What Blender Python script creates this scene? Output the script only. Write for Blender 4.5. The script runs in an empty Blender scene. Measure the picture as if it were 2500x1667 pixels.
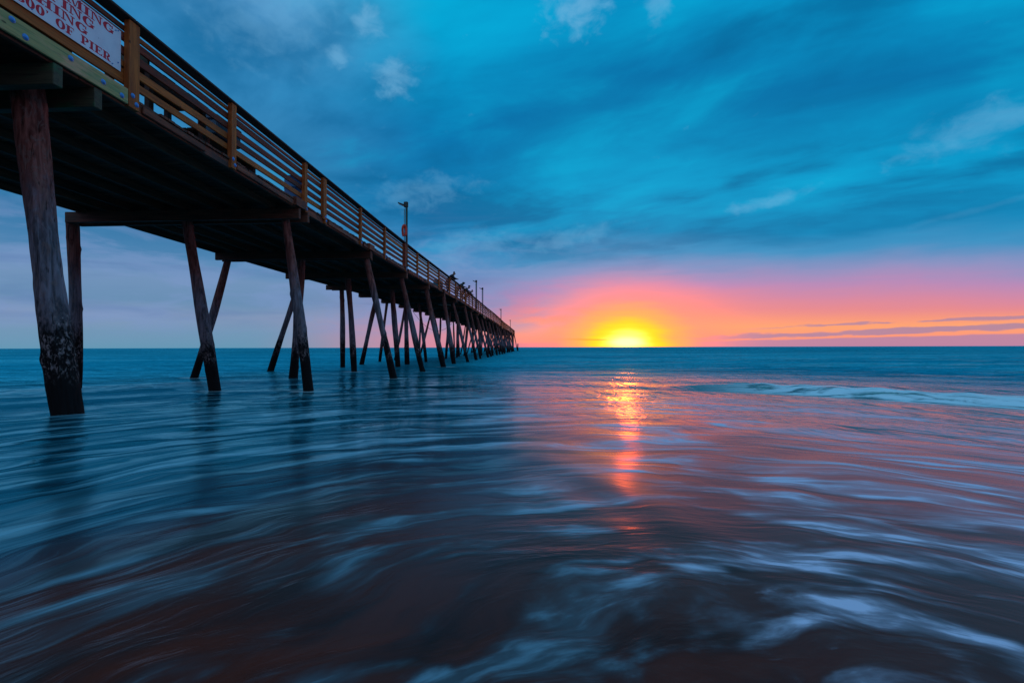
import bpy, bmesh, math, random
import numpy as np
from mathutils import Vector, Matrix, noise as mnoise
R = math.radians
SC = bpy.context.scene
COL = SC.collection
rnd = random.Random(11)

# ------------------------------------------------------------------ camera
CAMZ = 1.15
cam_d = bpy.data.cameras.new('camera')
cam = bpy.data.objects.new('camera', cam_d)
COL.objects.link(cam)
cam_d.lens = 16.0
cam_d.sensor_width = 36.0
cam_d.clip_start = 0.05
cam_d.clip_end = 20000
cam.matrix_world = (Matrix.Translation((0, 0, CAMZ)) @ Matrix.Rotation(R(2.58), 4, 'Z')
                    @ Matrix.Rotation(R(90.72), 4, 'X') @ Matrix.Rotation(R(-0.15), 4, 'Z'))
SC.camera = cam

# ------------------------------------------------------------------ node helper
class S:
    """a node socket (or a number) with arithmetic"""
    def __init__(self, nt, s): self.nt, self.s = nt, s
    def _m(self, op, b=None, c=None, rev=False):
        return self.nt.math(op, b if rev else self, self if rev else b, c)
    def __add__(self, b): return self._m('ADD', b)
    __radd__ = __add__
    def __sub__(self, b): return self._m('SUBTRACT', b)
    def __rsub__(self, b): return self._m('SUBTRACT', b, rev=True)
    def __mul__(self, b): return self._m('MULTIPLY', b)
    __rmul__ = __mul__
    def __truediv__(self, b): return self._m('DIVIDE', b)
    def __rtruediv__(self, b): return self._m('DIVIDE', b, rev=True)
    def __neg__(self): return self._m('MULTIPLY', -1.0)
    def __pow__(self, b): return self._m('POWER', b)

class NT:
    def __init__(self, tree):
        self.t = tree; tree.nodes.clear()
    def node(self, kind, **kw):
        n = self.t.nodes.new(kind)
        for k, v in kw.items(): setattr(n, k, v)
        return n
    def put(self, sock, v):
        if isinstance(v, S): self.t.links.new(v.s, sock)
        elif isinstance(v, bpy.types.NodeSocket): self.t.links.new(v, sock)
        else:
            if isinstance(v, (tuple, list)) and len(v) == 3 and sock.type == 'RGBA': v = (*v, 1)
            sock.default_value = v
    def math(self, op, a, b=None, c=None, clamp=False):
        n = self.node('ShaderNodeMath', operation=op); n.use_clamp = clamp
        self.put(n.inputs[0], a)
        if b is not None: self.put(n.inputs[1], b)
        if c is not None: self.put(n.inputs[2], c)
        return S(self, n.outputs[0])
    def step(self, x, a, b, lo=0.0, hi=1.0):
        n = self.node('ShaderNodeMapRange', interpolation_type='SMOOTHSTEP')
        self.put(n.inputs[0], x)
        for i, v in zip((1, 2, 3, 4), (a, b, lo, hi)): self.put(n.inputs[i], v)
        return S(self, n.outputs[0])
    def xyz(self, x=0.0, y=0.0, z=0.0):
        n = self.node('ShaderNodeCombineXYZ')
        for i, v in enumerate((x, y, z)): self.put(n.inputs[i], v)
        return S(self, n.outputs[0])
    def sep(self, v):
        n = self.node('ShaderNodeSeparateXYZ'); self.put(n.inputs[0], v)
        return [S(self, o) for o in n.outputs]
    def noise(self, vec, scale=1.0, detail=3.0, rough=0.5, dist=0.0):
        n = self.node('ShaderNodeTexNoise'); n.noise_dimensions = '3D'
        self.put(n.inputs['Vector'], vec); self.put(n.inputs['Scale'], scale)
        self.put(n.inputs['Detail'], detail); self.put(n.inputs['Roughness'], rough)
        self.put(n.inputs['Distortion'], dist)
        return S(self, n.outputs['Fac'])
    def voro(self, vec, scale=1.0, out='Distance', rand=1.0):
        n = self.node('ShaderNodeTexVoronoi')
        self.put(n.inputs['Vector'], vec); self.put(n.inputs['Scale'], scale)
        self.put(n.inputs['Randomness'], rand)
        return S(self, n.outputs[out])
    def ramp(self, x, stops, interp='LINEAR'):
        n = self.node('ShaderNodeValToRGB'); self.put(n.inputs[0], x)
        cr = n.color_ramp; cr.interpolation = interp
        while len(cr.elements) < len(stops): cr.elements.new(0.5)
        for e, (p, c) in zip(cr.elements, stops): e.position = p
        for e, (p, c) in zip(cr.elements, stops): e.position = p; e.color = (*c, 1)
        return S(self, n.outputs[0])
    def mix(self, f, a, b, blend='MIX'):
        n = self.node('ShaderNodeMix', data_type='RGBA', blend_type=blend)
        self.put(n.inputs[0], f); self.put(n.inputs[6], a); self.put(n.inputs[7], b)
        return S(self, n.outputs[2])
    def scale(self, c, k):
        n = self.node('ShaderNodeVectorMath', operation='SCALE')
        self.put(n.inputs[0], c); self.put(n.inputs['Scale'], k)
        return S(self, n.outputs[0])
    def vadd(self, a, b):
        n = self.node('ShaderNodeVectorMath', operation='ADD')
        self.put(n.inputs[0], a); self.put(n.inputs[1], b)
        return S(self, n.outputs[0])

def lin(r, g, b):
    f = lambda v: (v / 12.92 if v <= 0.04045 else ((v + 0.055) / 1.055) ** 2.4)
    return tuple(f(v / 255.0) for v in (r, g, b))

# ------------------------------------------------------------------ sky
SUN_AZ, SUN_EL = 11.6, 1.3
world = bpy.data.worlds.new('World'); SC.world = world; world.use_nodes = True
w = NT(world.node_tree)
tc = w.node('ShaderNodeTexCoord')
dx, dy, dz = w.sep(tc.outputs['Generated'])
az = w.math('ARCTAN2', dx, dy) * (180 / math.pi)
el = w.math('ARCSINE', w.math('MINIMUM', w.math('MAXIMUM', dz, 0.0), 1.0)) * (180 / math.pi)
# cloud sheet, seen from below: coordinates on a flat layer, streets running along one bearing
hz = w.math('MAXIMUM', dz, 0.0) + 0.10
px, py = dx / hz, dy / hz
ca, sa = math.cos(R(-66)), math.sin(R(-66))
along = px * sa + py * ca
across = px * ca - py * sa
streets = w.noise(w.xyz(along * 0.34, across * 0.85, 3.1), 1.0, 5.0, 0.55, 0.9)
fluff = w.noise(w.xyz(along * 0.9, across * 1.3, 7.7), 1.15, 7.0, 0.52, 0.55)
curd = w.noise(w.xyz(along * 1.6, across * 2.6, 2.2), 1.5, 7.0, 0.54, 0.4)
warp = w.noise(w.xyz(az * 0.035, el * 0.10, 1.0), 1.0, 4.0, 0.55, 0.4)
fine = w.noise(w.xyz(az * 0.05, el * 0.45, 5.0), 1.0, 5.0, 0.6, 0.6)
arch = (az - 12.0) * (1 / 15.0)
arch = w.math('EXPONENT', -(arch * arch))
elw = (el * (1.0 - arch * 0.17) + (warp - 0.5) * 3.6 * w.step(el, 0.0, 8.0) + (fine - 0.5) * 1.6 * w.step(el, 1.0, 8.0)
       + (fluff - 0.5) * 7.0 * w.step(el, 11.0, 20.0) + (streets - 0.5) * 6.0 * w.step(el, 11.0, 20.0) + w.step(az, 20.0, 52.0) * w.step(el, 1.0, 4.0) * 1.1)
e01 = w.math('SQRT', w.math('MAXIMUM', elw, 0.0) / 90.0)
def st(*rows): return [(math.sqrt(e / 90.0), lin(*c)) for e, *c in rows]
warm = w.ramp(e01, st((0, 236, 138, 138), (0.9, 254, 152, 122), (2.0, 255, 164, 116), (3.0, 244, 150, 128), (3.8, 230, 138, 144),
                      (4.8, 214, 136, 162), (6.2, 184, 138, 184), (7.8, 138, 146, 194), (9.8, 62, 144, 194), (12, 6, 134, 186), (17, 0, 152, 202),
                      (25, 0, 114, 170), (33, 0, 152, 204), (44, 0, 178, 222), (60, 64, 172, 220), (90, 108, 174, 218)))
cool = w.ramp(e01, st((0, 98, 152, 180), (1.6, 112, 150, 182), (3.2, 130, 152, 186), (4.6, 104, 142, 180), (7.0, 112, 146, 186), (9.5, 78, 132, 178),
                      (13, 62, 128, 176), (20, 52, 128, 178), (28, 50, 134, 188), (36, 84, 150, 200), (60, 110, 170, 216), (90, 108, 174, 218)))
mid = w.ramp(e01, st((0, 214, 140, 160), (1.6, 208, 142, 166), (3.6, 176, 142, 182), (5.6, 132, 138, 190), (8.5, 104, 142, 194), (12, 48, 132, 188),
                     (17, 2, 120, 176), (25, 0, 116, 174), (33, 0, 156, 206), (44, 0, 180, 222), (60, 64, 172, 220), (90, 108, 174, 218)))
# the sky goes on round the back as the cool, sunless side
azw = az + (warp - 0.5) * 14.0
sky = w.mix(w.step(azw, -14.0, 6.0), mid, warm)
left = w.step(azw, -34.0, -10.0)
sky = w.mix(left, cool, sky)
sky = w.mix(w.step(azw, 62.0, 115.0), sky, cool)
# unseen pinkish band behind the camera, added to redden light on timber and foam
fill_belt = w.ramp(e01, st((0, 116, 132, 176), (4, 150, 142, 186), (9, 186, 154, 192), (18, 162, 170, 210), (36, 126, 172, 216), (90, 108, 174, 218)))
sky = w.mix(w.step(w.math('ABSOLUTE', azw), 70.0, 125.0), sky, fill_belt)
# lighter and darker cloud streets
hi = w.step(el, 7.0, 16.0)
m1 = (streets - 0.5) * 1.2 + (fluff - 0.5) * 2.3 + (curd - 0.5) * 1.1
dark = w.step(m1, 0.14, -0.42)
light = w.step(m1, 0.02, 0.60)
sky = w.mix(dark * hi * 0.68, sky, lin(0, 96, 148))
sky = w.mix(light * hi * 0.42, sky, lin(0, 184, 228))
# lavender veil low on the left and behind the pier
lump = w.noise(w.xyz(az * 0.11 - el * 0.04, el * 0.42, 9.0), 1.0, 8.0, 0.60, 0.5)
veil = w.step(lump, 0.42, 0.62) * w.step(el, 0.8, 3.0) * w.step(el + (lump - 0.5) * 14.0, 16.0, 10.5)
sky = w.mix(veil * 0.55 * w.step(az, 22.0, -6.0), sky, lin(122, 150, 198))
gap = w.step(w.noise(w.xyz(az * 0.04, el * 0.35, 15.0), 1.0, 4.0, 0.55, 0.5), 0.48, 0.64) * w.step(el, 1.5, 4.0) * w.step(el, 22.0, 8.0)
sky = w.mix(gap * 0.45 * w.step(az, 4.0, -16.0), sky, lin(88, 122, 172))
# torn lavender puffs
tear = w.noise(w.xyz(az * 0.40 - el * 0.20, el * 0.62 + az * 0.12, 2.0), 1.0, 8.0, 0.56, 0.3)
puffs = None
for a0, e0, wa, we, k in ((-20.2, 34.6, 1.9, 1.8, .6), (-23.6, 31.0, 1.2, 1.4, .55), (-17.0, 30.0, 2.4, 2.3, .6), (5.9, 37.0, 3.6, 3.0, .65),
                          (15.2, 35.6, 1.8, 1.6, .45), (43.0, 18.6, 5.4, 2.0, .36), (27.2, 15.6, 4.6, 0.8, .42), (43.0, 11.8, 6.0, .35, .10),
                          (-14.0, 18.5, 7.5, 2.2, .30), (-8.0, 12.6, 7.5, 2.0, .28), (4.5, 13.4, 7.0, 1.6, .30), (-31, 34, 7.0, 6.0, .25)):
    da = (az - a0) * (math.cos(R(e0)) / wa); de = (el - e0 - (az - a0) * 0.14) * (1.0 / we)
    g = w.math('EXPONENT', -(da * da + de * de))
    g = w.step(g * 1.0 + (tear - 0.5) * 1.9, 0.30, 1.20) * k
    puffs = g if puffs is None else w.math('MAXIMUM', puffs, g)
sky = w.mix(puffs * 0.85, sky, lin(120, 184, 224))
# thin purple bars over the horizon on the sun's right
slope = el - 0.95 - (az - 20.0) * 0.028
n_bar = w.noise(w.xyz(az * 0.22, el * 1.6, 4.0), 1.0, 5.0, 0.6, 0.3)
bar = w.step(w.math('ABSOLUTE', slope) - (n_bar - 0.5) * 1.1 , 0.34, 0.16) * w.step(az, 13.0, 24.0)
low = w.step(el + (n_bar - 0.5) * 0.5 - (az - 14.0) * 0.016, 0.62, 0.42) * w.step(az, 12.0, 20.0)
lowl = w.step(el + (n_bar - 0.5) * 0.6, 0.75, 0.35) * w.step(az, 9.5, 4.0) * w.step(az, -14.0, -3.0)
slope2 = el - 2.25 - (az - 36.0) * 0.020
bar2 = w.step(w.math('ABSOLUTE', slope2) - (n_bar - 0.5) * 1.5, 0.16, 0.02) * w.step(az, 22.0, 34.0)
bar = w.math('MAXIMUM', bar, bar2 * 0.9)
sky = w.mix(bar * 0.80, sky, lin(158, 130, 166))
sky = w.mix(low * 0.85, sky, lin(176, 132, 168))
sky = w.mix(lowl * 0.55, sky, lin(214, 126, 158))
# the sun behind the horizon clouds
ga = (az - SUN_AZ) * (1 / 1.6); ge = el - 0.55
dist = w.math('SQRT', ga * ga + ge * ge * w.step(ge, -0.6, 0.0, 2.0, 1.0)) + (n_bar - 0.5) * 1.1 + (fine - 0.5) * 0.9
sky = w.mix(w.step(dist, 9.5, 3.5) * 0.70, sky, lin(255, 142, 122))
sky = w.mix(w.step(dist, 5.6, 3.2) * 0.90, sky, lin(255, 172, 84))
sky = w.mix(w.step(dist, 3.75, 2.2), sky, lin(255, 200, 8))
sky = w.mix(w.step(dist, 2.1, 0.5) * 0.9, sky, (1.0, 0.74, 0.22))
core = w.step(w.math('SQRT', ga * ga * 0.8 + ge * ge * 3.4), 1.6, 0.3)
sky = w.vadd(sky, w.scale(w.xyz(1.0, 0.82, 0.5), core * 0.6))
heart = w.math('EXPONENT', -(dist * dist) * (1 / 2.5))
sky = w.vadd(sky, w.scale(w.xyz(1.0, 0.17, 0.01), heart * 6.0))
sky = w.vadd(sky, w.scale(w.xyz(1.0, 0.085, 0.03), w.math('EXPONENT', -(dist * dist) * (1 / 30.0)) * 0.8))
line = w.step(w.math('ABSOLUTE', el - 0.95 - (n_bar - 0.5) * 0.5), 0.16, 0.06) * w.step(w.math('ABSOLUTE', az - SUN_AZ + 1.5), 9.0, 2.0)
sky = w.mix(line * w.step(az, 10.8, 8.0) * 0.6, sky, lin(236, 150, 60))
# a physical twilight sky underneath, very faint
nish = w.node('ShaderNodeTexSky', sky_type='NISHITA')
nish.sun_disc = False; nish.sun_elevation = R(SUN_EL); nish.sun_rotation = R(SUN_AZ); nish.altitude = 0
sky = w.vadd(sky, w.scale(nish.outputs[0], 0.003))
sky = w.mix(w.step(dz, -0.02, -0.06), sky, lin(0, 60, 84))
bg = w.node('ShaderNodeBackground'); w.put(bg.inputs[0], sky); bg.inputs[1].default_value = 1.0
wo = w.node('ShaderNodeOutputWorld'); w.put(wo.inputs[0], bg.outputs[0])

# ------------------------------------------------------------------ sun and exposure
sun_d = bpy.data.lights.new('sun', 'SUN'); sun = bpy.data.objects.new('sun', sun_d); COL.objects.link(sun)
sun_d.energy = 0.06; sun_d.angle = R(2.0); sun_d.color = (1.0, 0.10, 0.010)
sdir = Vector((math.sin(R(SUN_AZ)) * math.cos(R(SUN_EL)), math.cos(R(SUN_AZ)) * math.cos(R(SUN_EL)), math.sin(R(SUN_EL))))
sun.rotation_euler = sdir.to_track_quat('Z', 'Y').to_euler()
sun.location = sdir * 50 + Vector((0, 0, 12))
SC.view_settings.view_transform = 'Standard'; SC.view_settings.look = 'None'
SC.view_settings.exposure = 0.0; SC.view_settings.gamma = 1.0; SC.view_settings.use_curve_mapping = False
SC.render.engine = 'CYCLES'
SC.cycles.use_denoising = True
SC.cycles.max_bounces = 6; SC.cycles.diffuse_bounces = 3; SC.cycles.glossy_bounces = 3
SC.cycles.sample_clamp_indirect = 4.0

# ------------------------------------------------------------------ materials
MATS = {}
def new_mat(name):
    m = bpy.data.materials.new(name); m.use_nodes = True
    n = NT(m.node_tree); MATS[name] = m
    return m, n
def finish(n, shader, bump=None):
    o = n.node('ShaderNodeOutputMaterial'); n.put(o.inputs[0], shader)
def principled(n, color, rough=0.6, metal=0.0, normal=None, spec=0.5):
    p = n.node('ShaderNodeBsdfPrincipled')
    n.put(p.inputs['Base Color'], color); n.put(p.inputs['Roughness'], rough); n.put(p.inputs['Metallic'], metal)
    n.put(p.inputs['Specular IOR Level'], spec)
    if normal is not None: n.put(p.inputs['Normal'], normal)
    return p.outputs[0]
def bump(n, h, strength=0.5, dist=0.01):
    b = n.node('ShaderNodeBump'); n.put(b.inputs['Height'], h)
    b.inputs['Strength'].default_value = strength; b.inputs['Distance'].default_value = dist
    return b.outputs[0]

def wood(name, c1, c2, dark=(0.02, 0.012, 0.008), grain=1.0, stain=None, stain_k=0.0, rough=0.7, knots=True, vary=0.35):
    """sawn timber, grain along local X"""
    m, n = new_mat(name)
    t = n.node('ShaderNodeTexCoord'); oi = n.node('ShaderNodeObjectInfo')
    rn = S(n, oi.outputs['Random'])
    x, y, z = n.sep(t.outputs['Object'])
    off = rn * 37.0
    v = n.xyz(x * 0.9 + off, y * 14.0 + off, z * 14.0)
    g = n.noise(v, 1.3 * grain, 5.0, 0.6, 0.8)
    fineg = n.noise(n.xyz(x * 2.5 + off, y * 70.0, z * 70.0 + off), 1.0, 3.0, 0.6)
    col = n.mix(n.step(g, 0.36, 0.66), c1, c2)
    col = n.mix(n.step(fineg, 0.52, 0.72) * 0.5, col, dark)
    if knots:
        kd = n.voro(n.xyz(x * 4.5 + off, y * 9.0 + off, z * 9.0), 1.0)
        col = n.mix(n.step(kd, 0.15, 0.08) * n.step(n.noise(n.xyz(x * 2.0 + off, y, z), 1.5, 1.0), 0.48, 0.55) * 0.85, col, dark)
    blot = n.noise(n.xyz(x * 1.1 + off, y * 3.0, z * 3.0 + off), 1.6, 4.0, 0.6)
    if stain: col = n.mix(n.step(blot, 0.46, 0.66) * stain_k, col, stain)
    col = n.scale(col, 1.0 - vary + rn * 2.0 * vary)
    h = g * 0.6 + fineg * 0.6
    finish(n, principled(n, col, rough, 0.0, bump(n, h, 0.6, 0.006), 0.3))
    return m
wood('post_wood', (0.54, 0.145, 0.024), (0.36, 0.085, 0.016), (0.05, 0.02, 0.008), vary=0.15, stain=(0.24, 0.06, 0.015), stain_k=0.5)
wood('rail_wood', (0.34, 0.066, 0.024), (0.19, 0.034, 0.016), (0.025, 0.012, 0.008), vary=0.35, stain=(0.13, 0.05, 0.036), stain_k=0.7)
wood('cap_wood', (0.075, 0.040, 0.028), (0.045, 0.026, 0.020), vary=0.25, knots=False)
wood('under_wood', (0.20, 0.062, 0.032), (0.10, 0.032, 0.018), vary=0.35, stain=(0.03, 0.035, 0.02), stain_k=0.5, knots=False)
wood('edge_wood', (0.30, 0.085, 0.038), (0.13, 0.036, 0.02), (0.02, 0.012, 0.01), vary=0.35, stain=(0.06, 0.035, 0.028), stain_k=0.9)
wood('treated_wood', (0.50, 0.40, 0.15), (0.30, 0.34, 0.14), (0.06, 0.06, 0.03), vary=0.08, stain=(0.78, 0.42, 0.24), stain_k=0.8)
wood('mossy_wood', (0.10, 0.085, 0.045), (0.06, 0.05, 0.03), vary=0.15, stain=(0.035, 0.12, 0.05), stain_k=0.95)
wood('pale_wood', (0.42, 0.38, 0.30), (0.30, 0.26, 0.2), vary=0.1)

def pile_mat():
    m, n = new_mat('pile_wood')
    geo = n.node('ShaderNodeNewGeometry'); t = n.node('ShaderNodeTexCoord'); oi = n.node('ShaderNodeObjectInfo')
    rn = S(n, oi.outputs['Random'])
    X, Y, Z = n.sep(geo.outputs['Position'])
    x, y, z = n.sep(t.outputs['Object'])
    off = rn * 31.0
    a = n.noise(n.xyz(x * 9 + off, y * 9, z * 1.0 + off), 1.6, 6.0, 0.62, 0.9)
    cr = n.noise(n.xyz(x * 22 + off, y * 22, z * 0.7), 1.0, 4.0, 0.6, 0.5)
    flake = n.noise(n.xyz(x * 5 + off, y * 5, z * 2.4), 2.2, 6.0, 0.65, 1.2)
    col = n.mix(n.step(a, 0.36, 0.64), (0.12, 0.034, 0.026), (0.32, 0.105, 0.080))
    grey = n.mix(n.step(a, 0.34, 0.66), (0.08, 0.075, 0.085), (0.25, 0.22, 0.25))
    hz_ = Z + (flake - 0.5) * 1.6 + (rn - 0.5) * 0.5
    col = n.mix(n.step(hz_, 3.6, 2.4), col, grey)                       # bleached middle
    col = n.mix(n.step(flake, 0.53, 0.60) * 0.45, col, (0.22, 0.15, 0.13))
    wet = n.step(hz_ , 1.70, 1.15)
    col = n.mix(wet, col, (0.010, 0.009, 0.009))                       # tide-wet, weed-black foot
    spk = n.step(n.noise(n.xyz(x, y, z * 0.55), 30.0, 5.0, 0.7, 0.6), 0.50, 0.58) * n.step(n.noise(n.xyz(x * 1 + off, y * 1, z * 0.7), 6.0, 5.0, 0.65), 0.44, 0.56)
    barn = n.step(Z, 1.85, 1.45) * n.step(Z, 0.62, 0.95)
    col = n.mix(spk * barn * 0.85, col, (0.36, 0.28, 0.27))             # barnacles
    crack = n.step(cr, 0.60, 0.70)
    col = n.mix(crack * 0.85, col, (0.012, 0.009, 0.008))
    h = a * 0.8 - crack * 1.2 + flake * 0.7 + spk * barn * 0.6
    finish(n, principled(n, col, 0.85, 0.0, bump(n, h, 0.8, 0.02), 0.12))
pile_mat()

def plain(name, c, rough=0.5, metal=0.0, scale=8.0, amt=0.35, spec=0.5, c2=None):
    m, n = new_mat(name)
    t = n.node('ShaderNodeTexCoord')
    g = n.noise(t.outputs['Object'], scale, 5.0, 0.6)
    c2 = c2 or tuple(v * (1 - amt) for v in c)
    col = n.mix(n.step(g, 0.35, 0.7), c, c2)
    finish(n, principled(n, col, rough, metal, bump(n, g, 0.2, 0.004), spec))
plain('galvanised', (0.10, 0.38, 0.85), 0.5, 0.35, 30.0)
plain('pole_paint', (0.030, 0.055, 0.045), 0.45, 0.0, 9.0)
plain('lamp_paint', (0.02, 0.035, 0.025), 0.5, 0.0, 9.0)
plain('pole_steel', (0.25, 0.36, 0.38), 0.4, 0.5, 12.0)
plain('buoy_red', (0.85, 0.06, 0.02), 0.55, 0.0, 12.0, 0.4)
plain('barrel_blue', (0.012, 0.11, 0.28), 0.42, 0.0, 5.0, 0.35)
plain('cooler_blue', (0.02, 0.12, 0.20), 0.45, 0.0, 5.0, 0.3)
plain('cooler_teal', (0.02, 0.20, 0.24), 0.45, 0.0, 5.0, 0.3)
plain('black_cloth', (0.012, 0.012, 0.016), 0.9, 0.0, 20.0)
plain('green_cloth', (0.020, 0.045, 0.042), 0.9, 0.0, 20.0)
plain('denim', (0.025, 0.035, 0.07), 0.9, 0.0, 20.0)
plain('skin', (0.34, 0.17, 0.11), 0.6, 0.0, 20.0, 0.15)
plain('hair_dark', (0.012, 0.009, 0.007), 0.8, 0.0, 40.0)
plain('shoe', (0.03, 0.03, 0.03), 0.6)
plain('cable_black', (0.015, 0.015, 0.015), 0.6)

def sign_mat():
    m, n = new_mat('sign_white')
    t = n.node('ShaderNodeTexCoord')
    x, y, z = n.sep(t.outputs['Object'])
    g = n.noise(n.xyz(x, y, z), 3.0, 6.0, 0.65)
    sp = n.step(n.voro(n.xyz(x, y, z), 16.0), 0.10, 0.06) * n.step(n.noise(n.xyz(x, y, z), 3.2, 3.0, 0.5), 0.52, 0.6)
    col = n.mix(n.step(g, 0.4, 0.72), (0.93, 0.86, 0.90), (0.82, 0.74, 0.80))
    col = n.mix(sp * 0.85, col, (0.05, 0.045, 0.05))
    finish(n, principled(n, col, 0.45, 0.0, None, 0.4))
    m, n = new_mat('sign_red')
    t = n.node('ShaderNodeTexCoord'); g = n.noise(t.outputs['Object'], 18.0, 5.0, 0.6)
    finish(n, principled(n, n.mix(n.step(g, 0.4, 0.7), (0.80, 0.010, 0.035), (0.62, 0.008, 0.03)), 0.5, 0.0, None, 0.35))
sign_mat()

# ------------------------------------------------------------------ builders
def tag(o, label=None, cat=None, group=None, kind=None):
    if label: o['label'] = label
    if cat: o['category'] = cat
    if group: o['group'] = group
    if kind: o['kind'] = kind
    return o
def empty(name, loc):
    o = bpy.data.objects.new(name, None); o.location = loc; o.empty_display_size = 0.3
    COL.objects.link(o); return o
def link(name, me, mat=None, parent=None, loc=(0, 0, 0), rot=None):
    """loc is a world position when the parent is an unrotated Empty"""
    o = bpy.data.objects.new(name, me)
    if mat is not None and not me.materials: me.materials.append(MATS[mat])
    COL.objects.link(o)
    o.location = loc
    if parent is not None:
        o.parent = parent
        pl = Vector((0, 0, 0)); q = parent
        while q is not None: pl += Vector(q.location); q = q.parent
        o.location = Vector(loc) - pl
    if rot is not None: o.rotation_euler = rot
    return o
def bm_mesh(bm, name, smooth=False):
    me = bpy.data.meshes.new(name); bm.to_mesh(me); bm.free()
    if smooth: me.polygons.foreach_set('use_smooth', [True] * len(me.polygons))
    return me
BOX = {}
def box_mesh(lx, ly, lz, bev=0.006, mat=None, key=''):
    k = (round(lx, 3), round(ly, 3), round(lz, 3), bev, mat, key)
    if k not in BOX:
        bm = bmesh.new(); bmesh.ops.create_cube(bm, size=1.0)
        bmesh.ops.scale(bm, vec=(lx, ly, lz), verts=bm.verts)
        if bev: bmesh.ops.bevel(bm, geom=bm.edges[:], offset=bev, segments=1, affect='EDGES')
        me = bm_mesh(bm, 'timber')
        if mat: me.materials.append(MATS[mat])
        BOX[k] = me
    return BOX[k]
def bm_box(bm, c, d):
    r = bmesh.ops.create_cube(bm, size=1.0)
    bmesh.ops.scale(bm, vec=d, verts=r['verts']); bmesh.ops.translate(bm, vec=c, verts=r['verts'])
    return r['verts']
def bm_tube(bm, pts, rad, n=10, cap=True):
    pts = [Vector(p) for p in pts]; rings = []
    if not isinstance(rad, (list, tuple)): rad = [rad] * len(pts)
    for i, p in enumerate(pts):
        t = (pts[min(i + 1, len(pts) - 1)] - pts[max(i - 1, 0)]).normalized()
        a = t.orthogonal().normalized() if i == 0 else (a - t * a.dot(t)).normalized()
        b = t.cross(a)
        rings.append([bm.verts.new(p + (a * math.cos(2 * math.pi * k / n) + b * math.sin(2 * math.pi * k / n)) * rad[i]) for k in range(n)])
    for r0, r1 in zip(rings, rings[1:]):
        for k in range(n): bm.faces.new((r0[k], r0[(k + 1) % n], r1[(k + 1) % n], r1[k]))
    if cap: bm.faces.new(rings[0][::-1]); bm.faces.new(rings[-1])
def sstep(a, b, x):
    t = min(1.0, max(0.0, (x - a) / (b - a))); return t * t * (3 - 2 * t)

# ------------------------------------------------------------------ sea bed, water
def water_level(x, y):
    """numpy: still level of the silky, time-averaged water"""
    rho = np.hypot(x - 0.3, y)
    return 0.068 * 1.1 * np.logaddexp(0.0, (12.4 - rho) / 1.1)
def water_height(x, y):
    phi = np.arctan2(x - 0.3, y); rho = np.hypot(x - 0.3, y)
    q = rho + 0.45 * np.sin(phi * 5.1 + rho * 0.35) + 0.28 * np.sin(phi * 9.3 - rho * 0.7 + 1.3)
    far = np.clip(rho / 9.0, 0.12, 1.0)
    h = water_level(x, y)
    h = h + 0.022 * far * np.sin(q * 1.9 + 1.1 * np.sin(phi * 3.0)) * np.clip(60 / (rho + 1), 0, 1)
    h = h + 0.008 * far * np.sin(q * 4.3 + 2.0 * np.sin(phi * 4.4 + 1.0)) * np.clip(30 / (rho + 1), 0, 1)
    h = h + 0.0015 * np.sin(q * 9.0 + 2.5 * np.sin(phi * 6.4 + 2.0)) * np.clip(12 / (rho + 1), 0, 1) * np.clip(rho / 3, 0.15, 1)
    # low breaker on the right
    pr = np.clip((phi - 0.22) / 0.25, 0, 1); pr = pr * pr * (3 - 2 * pr)
    c = 12.9 + 0.5 * np.sin(phi * 7.0) + 0.08 * np.sin(phi * 17.0)
    d = rho - c
    h = h + pr * np.where(d > 0, 1.0 * np.exp(-(d / 1.5) ** 2), 1.0 * np.exp(-(d / 0.42) ** 2)) * (0.17 + 0.018 * np.sin(phi * 23.0) + 0.015 * np.sin(phi * 61.0 + 1.0) + 0.012 * np.sin(phi * 113.0 + 2.0))
    # and a faint one on the left behind the first pile
    pl = np.clip((-phi - 0.35) / 0.3, 0, 1)
    h = h + pl * 0.07 * np.exp(-((rho - 17.5) / 1.2) ** 2)
    return h
def polar_sheet(name, radii, angles, zf, mat):
    A, Rr = np.meshgrid(angles, radii)
    x = Rr * np.sin(A); y = Rr * np.cos(A); z = zf(x, y)
    nr, na = x.shape
    V = np.stack([x, y, z], -1).reshape(-1, 3)
    V = np.vstack([V, [[0, 0, float(zf(np.array([0.0]), np.array([0.0]))[0])]]])
    i = np.arange(nr * na).reshape(nr, na)
    nxt = np.roll(i, -1, axis=1)
    quads = np.stack([i[:-1], i[1:], nxt[1:], nxt[:-1]], -1).reshape(-1, 4)
    tris = np.stack([i[0], nxt[0], np.full(na, nr * na)], -1)
    me = bpy.data.meshes.new(name)
    nq, nt_ = len(quads), len(tris)
    me.vertices.add(len(V)); me.vertices.foreach_set('co', V.ravel())
    me.loops.add(nq * 4 + nt_ * 3)
    me.loops.foreach_set('vertex_index', np.concatenate([quads[:, ::-1].ravel(), tris[:, ::-1].ravel()]).astype(np.int32))
    me.polygons.add(nq + nt_)
    st_ = np.concatenate([np.arange(nq) * 4, nq * 4 + np.arange(nt_) * 3]).astype(np.int32)
    me.polygons.foreach_set('loop_start', st_)
    me.polygons.foreach_set('use_smooth', np.ones(nq + nt_, dtype=bool))
    me.update(); me.validate()
    if me.polygons[0].normal.z < 0: me.flip_normals()
    o = link(name, me, mat); tag(o, kind='structure'); return o

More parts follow.
